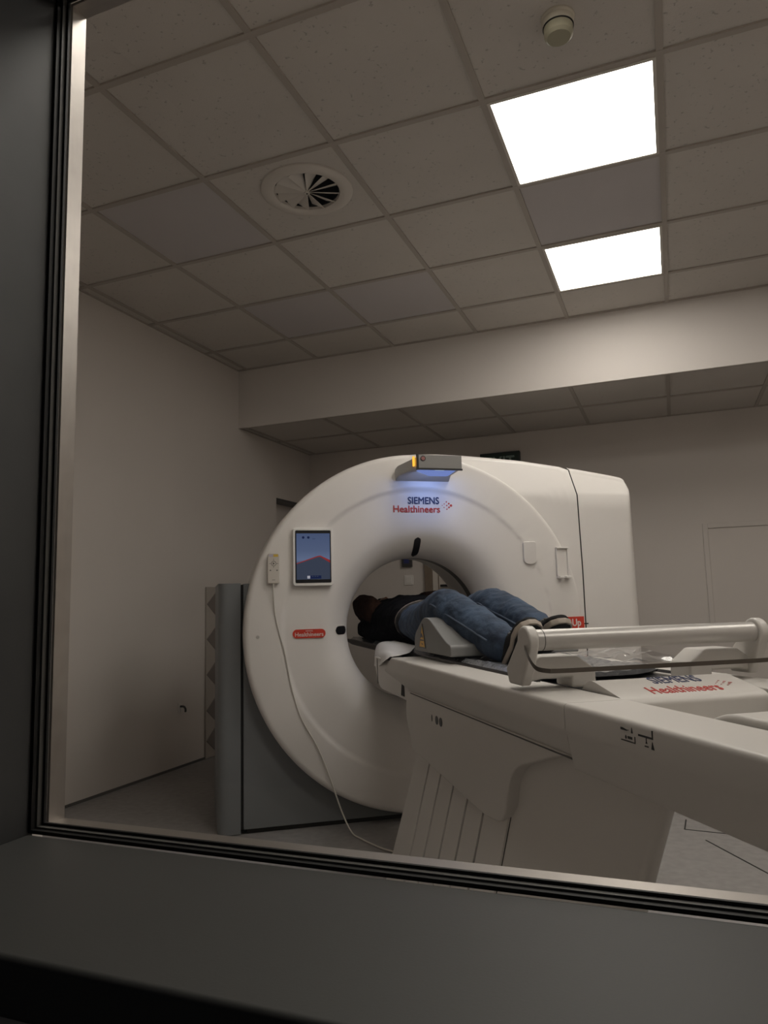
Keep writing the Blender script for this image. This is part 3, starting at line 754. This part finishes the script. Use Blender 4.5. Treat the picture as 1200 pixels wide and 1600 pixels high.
# pictograms on the rail (printed load marks)
pic = .4612
def picto(polys, w0, z0, k):
    return join(*[prism([(w0-x*k, z0+y*k) for x, y in pl], 0, pic, pic+.0015) for pl in polys])
gp('pictogram', picto([[(0, .50), (0, .62), (.18, .62), (.55, .55), (.55, .50)], [(.62, .53), (.66, .53), (.66, .57), (.62, .57)], [(.88, .45), (.95, .72), (1.02, .45)],
    [(0, 0), (0, .05), (1.2, .05), (1.2, 0)], [(1.15, .05), (1.15, .32), (1.2, .32), (1.2, .05)], [(.35, .18), (.42, .30), (.49, .18), (.42, .1)], [(.58, .15), (.58, .27), (.95, .27), (.95, .15)]], -2.274, .7665, .036), M_BLACK, tab)
gp('pictogram', picto([[(0, .55), (0, .64), (1.15, .64), (1.15, .55)], [(1.07, .64), (1.07, .95), (1.15, .95), (1.15, .64)], [(.60, .55), (.64, .55), (.64, .30), (.60, .30)],
    [(.55, .30), (.62, .42), (.69, .30)], [(.48, .14), (.48, .20), (.76, .20), (.76, .14)], [(.98, .10), (1.08, .45), (1.20, .10)]], -2.327, .762, .036), M_BLACK, tab)

# raised logo housing and rear cover between the rails
V, F = prism(fillet([(-1.80, .748), (-1.86, .790), (-1.91, .830), (-2.045, .799), (-2.056, .790), (-2.062, .69), (-1.80, .69)], [.0, .04, .025, .006, .008, 0, 0], 4), 0, .612, 2*SC-.612)
gp('logo_housing', (V, F), M_TABLE, tab, smooth=True, ang=35)
def lay(vf, s, w_, z): return [(s+v[0], w_+v[1], .799+.2296*(w_+v[1]+2.045)+.0004+v[2]) for v in vf[0]], vf[1]
gp('logo_text', lay(text('SIEMENS', .056, .0002, .0006, 'LEFT', .62), .745, -1.966, .8065), M_NAVY, tab)
gp('logo_text', lay(text('Healthineers', .056, .0002, .0006, 'LEFT', .64), .700, -2.025, .8065), M_LRED, tab)
for x, y, r in dots(.892, -1.985, .55): gp('logo_dot', cyl(r, .0, .0008, 12, (x, y, .799+.2296*(y+2.045)), 2), M_LRED, tab)
gp('rear_cover', prism(fillet([(-2.33, .686), (-2.31, .795), (-2.36, .815), (-2.86, .815), (-2.86, .686)], [.01, .02, .03, .01, 0], 5), 0, .610, 2*SC-.610), M_TABLE, tab, bevel=.010, seg=3)

# ------------------------------------------------------------------ pad, paper, wedge, roll holder
def pad():
    n, m = 90, 22; V, F = [], []
    for i in range(n+1):
        w_ = .70-(1.62+.70)*i/n
        for k in range(m+1):
            f = k/m*2-1; s = SC+.200*f
            z = .812+.016*f*f*f*f+.006*noise.noise(Vector((s*14, w_*9, 2)))+.004*noise.noise(Vector((s*40, w_*30, 7)))
            if k in (0, m): z = .806
            V.append((s, w_, max(z, .806)))
    for i in range(n):
        for k in range(m): F.append((i*(m+1)+k, (i+1)*(m+1)+k, (i+1)*(m+1)+k+1, i*(m+1)+k+1))
    n0 = len(V); V += [(a, b, .7985+.012*abs((a-SC)/.2)**6) for a, b, c in V]
    F += [tuple(reversed([q+n0 for q in f])) for f in F]
    rim = [i*(m+1) for i in range(n+1)]+[n*(m+1)+k for k in range(1, m+1)]+[i*(m+1)+m for i in range(n-1, -1, -1)]+[k for k in range(m-1, 0, -1)]
    for a, b in zip(rim, rim[1:]+rim[:1]): F.append((a, b, b+n0, a+n0))
    return V, F
t = gthing('table_pad', 'dark grey table pad in crinkled clear plastic under the patient', 'pad', SC, -.5, .80)
gp('pad_body', pad(), M_PAD, t, smooth=True, ang=60)
def film():
    n, m = 26, 12; V, F = [], []
    for i in range(n+1):
        w_ = -1.28-.42*i/n
        for k in range(m+1):
            s = .90+.115*k/m
            z = .838+.014*noise.noise(Vector((s*30, w_*16, 3)))+.022*math.sin(PI*i/n)*(k/m)
            V.append((s, w_, max(z, .832)))
    for i in range(n):
        for k in range(m): F.append((i*(m+1)+k, (i+1)*(m+1)+k, (i+1)*(m+1)+k+1, i*(m+1)+k+1))
    return V, F
gp('plastic_film', film(), M_FILM, t, smooth=True, ang=80)

def sheet():
    # rows across (from the pad out over the rail and down), columns along the table
    rows = [[(.640, -.06, .830), (.640, -.16, .832), (.640, -.26, .832), (.640, -.36, .830), (.640, -.46, .828)],
            [(.610, -.02, .828), (.608, -.14, .832), (.606, -.27, .831), (.604, -.40, .828), (.602, -.53, .822)],
            [(.584, .00, .818), (.578, -.12, .824), (.574, -.27, .824), (.572, -.42, .820), (.566, -.59, .811)],
            [(.564, -.02, .792), (.556, -.12, .800), (.548, -.27, .809), (.536, -.44, .810), (.522, -.63, .8065)],
            [(.550, -.06, .758), (.540, -.13, .764), (.528, -.26, .782), (.506, -.46, .800), (.484, -.67, .8055)],
            [(.540, -.10, .726), (.530, -.14, .725), (.513, -.30, .737), (.488, -.46, .765), (.4640, -.675, .8050)]]
    k = 5; V, F = [], []; R, Cn = len(rows), len(rows[0])
    A = [spline(r, k) for r in rows]; B = [spline([a[j] for a in A], k) for j in range(len(A[0]))]
    nn, mm = len(B), len(B[0])
    for b in B: V += [(x, y, z+.0015*noise.noise(Vector((x*40, y*40, 0)))) for x, y, z in b]
    for i in range(nn-1):
        for j in range(mm-1): F.append((i*mm+j, (i+1)*mm+j, (i+1)*mm+j+1, i*mm+j+1))
    return V, F
sh = mk('paper_sheet', sheet(), M_PAPER, None, off=(.58, -.35, .80), smooth=True, ang=80)
sh.location = G(.58, -.35, .80); sh.rotation_euler = (0, 0, TH)
so = sh.modifiers.new('thick', 'SOLIDIFY'); so.thickness = .0012
tag(sh, 'white disposable paper sheet draped over the table edge', 'paper')

t = gthing('knee_wedge', 'grey moulded knee wedge with yellow warning label under the legs', 'wedge', SC, -1.0, .825)
wp = fillet([(-.703, .828), (-.706, .888), (-.822, .955), (-.885, .955), (-1.07, .876), (-1.118, .866), (-1.122, .828)], [.01, .03, .04, .05, .06, .012, .006], 6)
V, F = prism(wp, 0, .556, 2*SC-.556)
gp('wedge_body', (V, F), M_FOAM, t, bevel=.012, seg=4)
lab = gp('warning_label', prism([(-.770, .842), (-.850, .842), (-.815, .932)], 0, .5535, .5562), M_BLACK, t); lab['label'] = 'yellow triangular warning label with black border'
gp('label_face', prism([(-.777, .846), (-.843, .846), (-.815, .922)], 0, .5530, .5536), M_YEL, lab)
gp('label_line', prism([(-.785, .8690), (-.834, .8690), (-.832, .8735), (-.788, .8735)], 0, .5526, .5531), M_BLACK, lab)
gp('label_figure', prism([(-.795, .878), (-.812, .884), (-.822, .878), (-.826, .883), (-.812, .899), (-.806, .893), (-.800, .898)], 0, .5526, .5531), M_BLACK, lab)
gp('label_figure', prism([(-.806, .856), (-.824, .855), (-.824, .858), (-.806, .860)], 0, .5526, .5531), M_BLACK, lab)

t = gthing('paper_roll_holder', 'paper roll holder with aluminium roller across the foot of the table', 'roll holder', SC, -1.80, .80)
WR, ZR = -1.88, .920
gp('roller', cyl(.0245, .495, 1.090, 40, (0, WR, ZR), 0), M_ALU, t, smooth=True)
gp('roller_seam', cyl(.0249, .510, .512, 40, (0, WR, ZR), 0), M_SEAM, t, smooth=True)
for sg in (0, 1):
    X = (lambda s: s) if sg == 0 else (lambda s: 2*SC-s)
    def ex(poly, a, b): return prism(poly, 0, min(X(a), X(b)), max(X(a), X(b)))
    gp('bracket_cheek', ex([(WR-.034*math.cos(math.radians(a)), ZR+.034*math.sin(math.radians(a))) for a in range(-20, 181, 20)]+[(WR+.105, .850), (WR+.09, .815), (WR+.02, .815), (WR-.004, .850)], .466, .492), M_TABLE, t, bevel=.006, seg=3)
    pl = [(X(.478), .820), (X(.478), .852), (X(.520), .880), (X(.615), .880), (X(.662), .846), (X(.662), .805), (X(.598), .805), (X(.598), .828), (X(.52), .828)]
    gp('bracket_arm', prism(pl, 1, WR+.022, WR+.105), M_TABLE, t, bevel=.006, seg=3)
cut = mat('tear_bar_bronze', (.10, .085, .07), .3, metal=.6)
tb = spline([(.464, WR-.012, .905), (.456, WR-.05, .884), (.458, WR-.082, .864), (.485, WR-.092, .858)], 5)+spline([(.53, WR-.093, .8575), (1.02, WR-.093, .8575)], 2)+spline([(1.062, WR-.092, .858), (1.108, WR-.082, .864), (1.124, WR-.05, .884), (1.118, WR-.012, .905)], 5)
V, F = [], []
for x, y, z in tb: V += [(x, y, z-.005), (x, y, z+.005), (x, y+.003, z+.005), (x, y+.003, z-.005)]
for i in range(len(tb)-1):
    for k in range(4): F.append((i*4+k, i*4+(k+1) % 4, (i+1)*4+(k+1) % 4, (i+1)*4+k))
F += [(0, 1, 2, 3), tuple(range(len(V)-1, len(V)-5, -1))]
gp('tear_bar', (V, F), cut, t)

# ------------------------------------------------------------------ patient
per = gthing('person', 'person in blue jeans and black top lying in the bore, knees raised', 'person', SC, -.3, .825)
def limb(pts, n=16):
    """pts = (s, w, z, r); returns a smooth capsule chain"""
    P = [Vector(p[:3]) for p in pts]; c = spline([tuple(p) for p in P], 6); r = [p[3] for p in pts]
    rr = []
    for i in range(len(r)-1):
        for j in range(6): rr.append(r[i]+(r[i+1]-r[i])*(3*(j/6)**2-2*(j/6)**3))
    rr.append(r[-1])
    V, F = tube(c, rr, n)
    return join((V, F), ellipsoid(c[0], (rr[0]*.98,)*3, 12, 8), ellipsoid(c[-1], (rr[-1]*.98,)*3, 12, 8))
def ovals(st, n=28):
    """st = (w, s, z, rs, rz) elliptical sections along w"""
    V, F = [], []
    for w_, s, z, rs, rz in st:
        for k in range(n):
            a = 2*PI*k/n; V.append((s+rs*math.cos(a), w_, z+rz*math.sin(a)))
    for i in range(len(st)-1):
        for k in range(n): F.append((i*n+k, i*n+(k+1) % n, (i+1)*n+(k+1) % n, (i+1)*n+k))
    F += [tuple(range(n-1, -1, -1)), tuple(range((len(st)-1)*n, len(st)*n))]
    return V, F
def fused(name, vf, m, parent, vox, smooth=6, disp=0.0, dscale=.05):
    o = gp(name, vf, m, parent, merge=False)
    r = o.modifiers.new('remesh', 'REMESH'); r.mode = 'VOXEL'; r.voxel_size = vox; r.use_smooth_shade = True
    sm = o.modifiers.new('smooth', 'SMOOTH'); sm.factor = .5; sm.iterations = smooth
    if disp:
        tx = bpy.data.textures.new(name+'_folds', 'CLOUDS'); tx.noise_scale = dscale; tx.noise_depth = 2
        d = o.modifiers.new('folds', 'DISPLACE'); d.texture = tx; d.strength = disp; d.mid_level = .5; d.texture_coords = 'LOCAL'
    return o
HL, KL, AL = (.715, -.34, .915), (.668, -.80, .985), (.714, -1.235, .862)
HR, KR, AR = (.868, -.34, .915), (.872, -.76, .985), (.880, -1.125, .902)
def lerp(a, b, t): return tuple(a[i]+(b[i]-a[i])*t for i in range(3))
TL, TR = (.722, -1.405, .938), (.862, -1.325, .936)
def foot(A_, T_):
    h = Vector((A_[0], A_[1]-.028, A_[2]-.062)); d = Vector(T_)-h; n_ = Vector((0, -d.z, d.y)).normalized()
    if n_.y < 0: n_ = -n_
    p1 = h+d*.30+n_*.045; p2 = h+d*.78+n_*.026
    return limb([(*A_, .032), (*p1, .026), (*p2, .016)])
# body (one continuous skin mesh)
fing = []
for hx, sgn in (((.735, .80, .91), 1), ((.85, .80, .91), -1)):
    fing.append(ellipsoid(hx, (.04, .05, .016), 14, 8))
    for q, (dx, ln_) in enumerate(((-.030, .062), (-.010, .075), (.010, .070), (.029, .055))):
        b = (hx[0]+dx*sgn, hx[1]+.038, hx[2]); fing.append(limb([(*b, .010), (b[0]+dx*.1, b[1]+ln_*.5, b[2]+.006, .009), (b[0]+dx*.1, b[1]+ln_, b[2]-.008, .008)], 8))
    fing.append(limb([(hx[0]+.034*sgn, hx[1]-.01, hx[2], .011), (hx[0]+.056*sgn, hx[1]+.018, hx[2]-.004, .010), (hx[0]+.060*sgn, hx[1]+.045, hx[2]-.008, .0085)], 8))
headc = (.765, .565, .945)
body = join(ovals([(-.36, SC, .905, .12, .06), (-.2, SC, .915, .15, .085), (0, SC, .925, .145, .095), (.2, SC-.005, .93, .16, .095), (.32, SC-.01, .93, .16, .08), (.40, SC-.02, .93, .06, .055), (.50, SC-.025, .935, .05, .05)]),
    ellipsoid(headc, (.075, .110, .095)), ellipsoid((headc[0], headc[1]-.035, headc[2]+.075), (.012, .016, .030)), ellipsoid((headc[0]-.077, headc[1]-.005, headc[2]), (.012, .030, .020)), ellipsoid((headc[0]+.077, headc[1]-.005, headc[2]), (.012, .030, .020)),
    ellipsoid((headc[0], headc[1]-.085, headc[2]+.055), (.026, .016, .014)),
    limb([(*HL, .075), (*lerp(HL, KL, .5), .068), (*KL, .052), (*lerp(KL, AL, .35), .052), (*AL, .036)]), limb([(*HR, .075), (*lerp(HR, KR, .5), .068), (*KR, .052), (*lerp(KR, AR, .35), .052), (*AR, .036)]),
    foot(AL, TL), foot(AR, TR),
    limb([(.665, .28, .955, .042), (.625, .47, .985, .036), (.68, .64, .94, .030), (.725, .77, .915, .024)]), limb([(.915, .28, .955, .042), (.965, .47, .985, .036), (.90, .64, .94, .030), (.86, .77, .915, .024)]), *fing)
fused('body', body, M_SKIN, per, .008, 4)
for sg in (-1, 1): gp('eye', ellipsoid((headc[0]+sg*.030, headc[1]-.010, headc[2]+.083), (.012, .010, .008), 12, 8), M_BLACK, per, smooth=True)
gp('mouth', ellipsoid((headc[0], headc[1]-.068, headc[2]+.079), (.022, .006, .005), 12, 6), mat('lips', (.35, .12, .10), .5), per, smooth=True)
hair = join(ellipsoid((headc[0], headc[1]+.035, headc[2]-.012), (.088, .100, .098)), ellipsoid((headc[0]-.03, headc[1]+.03, headc[2]-.055), (.08, .09, .045)), ellipsoid((headc[0]+.03, headc[1]+.03, headc[2]-.055), (.08, .09, .045)))
fused('hair', hair, M_HAIR, per, .008, 4, .02, .03)
jeans = join(ellipsoid((SC, -.30, .915), (.170, .155, .098), 28, 18), ovals([(-.185, SC, .918, .158, .098), (-.26, SC, .918, .165, .102), (-.34, SC, .915, .155, .09)]),
    limb([(*HL, .092), (*lerp(HL, KL, .5), .084), (KL[0], KL[1]+.05, KL[2], .076), (KL[0], KL[1]-.03, KL[2]-.008, .074), (*lerp(KL, AL, .40), .072), (*lerp(KL, AL, .75), .066), (*lerp(KL, AL, .97), .061)]),
    limb([(*HR, .092), (*lerp(HR, KR, .5), .084), (KR[0], KR[1]+.05, KR[2], .076), (KR[0], KR[1]-.03, KR[2]-.008, .074), (*lerp(KR, AR, .40), .072), (*lerp(KR, AR, .75), .067), (*lerp(KR, AR, .93), .063)]))
jn = fused('jeans', jeans, M_DENIM, per, .0075, 6, .014, .045)
def sidepath(H_, K_, A_, sgn, r=.089):
    pts = []
    for a, b, n in ((H_, K_, 5), (K_, lerp(K_, A_, .95), 6)):
        for i in range(n): p = lerp(a, b, i/n); pts.append(p)
    pts.append(lerp(K_, A_, .95)); out = []
    for i, p in enumerate(pts):
        f = i/(len(pts)-1); rr = r-.020*f
        out.append((p[0]+sgn*rr*.92, p[1], p[2]+rr*.22))
    return out
gp('side_seam', tube(spline(sidepath(HL, KL, AL, -1)[4:], 4), .0035, 6), M_STITCH, jn, smooth=True)
gp('side_seam', tube(spline(sidepath(HR, KR, AR, -1)[4:], 4), .0035, 6), M_STITCH, jn, smooth=True)
gp('belt', ovals([(-.150, SC, .918, .163, .104), (-.175, SC, .918, .165, .105), (-.180, SC, .918, .15, .09)]), M_BLACK, jn, smooth=True, ang=60)
gp('undershirt', ovals([(-.10, SC, .920, .155, .102), (-.150, SC, .919, .160, .1035)]), M_SHIRT, per, smooth=True, ang=60)
top_ = join(ovals([(-.125, SC, .920, .168, .108), (-.06, SC, .922, .172, .113), (.06, SC, .925, .175, .117), (.18, SC-.003, .927, .185, .118), (.29, SC-.008, .925, .188, .108), (.36, SC-.012, .925, .15, .088), (.415, SC-.02, .93, .07, .065)]),
    ellipsoid((.66, .26, .935), (.062, .07, .07)), ellipsoid((.92, .26, .935), (.062, .07, .07)), ellipsoid((.70, .42, .885), (.115, .20, .068)), ellipsoid((.665, .30, .860), (.085, .34, .048)), ellipsoid((.80, .10, .96), (.16, .20, .085)))
fused('sweater', top_, M_SWEAT, per, .009, 5, .03, .07)
for nm, pts in (('sleeve', [(.648, .26, .955, .066), (.628, .36, .985, .064), (.618, .455, .995, .060), (.645, .55, .965, .052), (.690, .68, .930, .042)]),
                ('sleeve', [(.925, .08, 1.000, .050), (.940, .20, 1.014, .052), (.952, .33, 1.014, .052), (.962, .46, 1.004, .052), (.92, .58, .960, .050), (.872, .69, .930, .042)])):
    fused(nm, limb(pts), M_SLEEVE, per, .009, 4, .02, .05)
def shoe(A_, toe, nm):
    heel = Vector((A_[0], A_[1]-.028, A_[2]-.062)); T = Vector(toe); d = (T-heel).normalized()
    side = Vector((1, 0, 0)); side = (side-d*side.dot(d)).normalized(); upv = side.cross(d) if side.cross(d).z < 0 else side.cross(d)
    nrm = d.cross(side)
    if nrm.y < 0: nrm = -nrm                       # away from the sole: towards the shin
    L_ = (T-heel).length
    def P(x, y, z): return tuple(heel+d*x*L_+side*y+nrm*z)
    outl = [(-.06, .028), (.02, .036), (.2, .036), (.45, .036), (.68, .046), (.85, .045), (.97, .034), (1.04, .012)]
    ring = [(x, y) for x, y in outl]+[(x, -y) for x, y in reversed(outl)]; n = len(ring)
    V = [P(x, y, -.004) for x, y in ring]+[P(x, y*1.03, .016) for x, y in ring]
    F = [tuple(range(n)), tuple(range(2*n-1, n-1, -1))]+[(i, (i+1) % n, n+(i+1) % n, n+i) for i in range(n)]
    secs = [(-.05, .026, .078), (.05, .034, .090), (.2, .034, .094), (.38, .034, .078), (.55, .038, .058), (.72, .043, .047), (.88, .040, .040), (1.0, .022, .030)]
    V2, F2 = [], []; m_ = 14
    for x, y, hgt in secs:
        for k in range(m_):
            a = PI*k/(m_-1); V2.append(P(x, y*math.cos(a), .020+(hgt-.02)*max(0.0, math.sin(a))**.8))
    for i in range(len(secs)-1):
        for k in range(m_): F2.append((i*m_+k, i*m_+(k+1) % m_, (i+1)*m_+(k+1) % m_, (i+1)*m_+k))
    F2 += [tuple(range(m_-1, -1, -1)), tuple(range((len(secs)-1)*m_, len(secs)*m_))]
    o = gp('shoe', (V2, F2), M_SHOE, per, smooth=True, ang=60)
    gp('sole', (V, F), M_SOLE, o, bevel=.004)
    V3 = [P(.5+(x-.5)*.93, y*.85, -.0070) for x, y in ring]+[P(.5+(x-.5)*.95, y*.89, -.003) for x, y in ring]
    gp('outsole', (V3, F), M_SHOE, o)
    for x in (.42, .52, .62): gp('lace', tube([P(x, -.022, .066-.05*(x-.4)), P(x, 0, .080-.10*(x-.4)), P(x, .022, .066-.05*(x-.4))], .003, 6), M_SEAM, o)
shoe(AL, TL, 'l')
shoe(AR, TR, 'r')
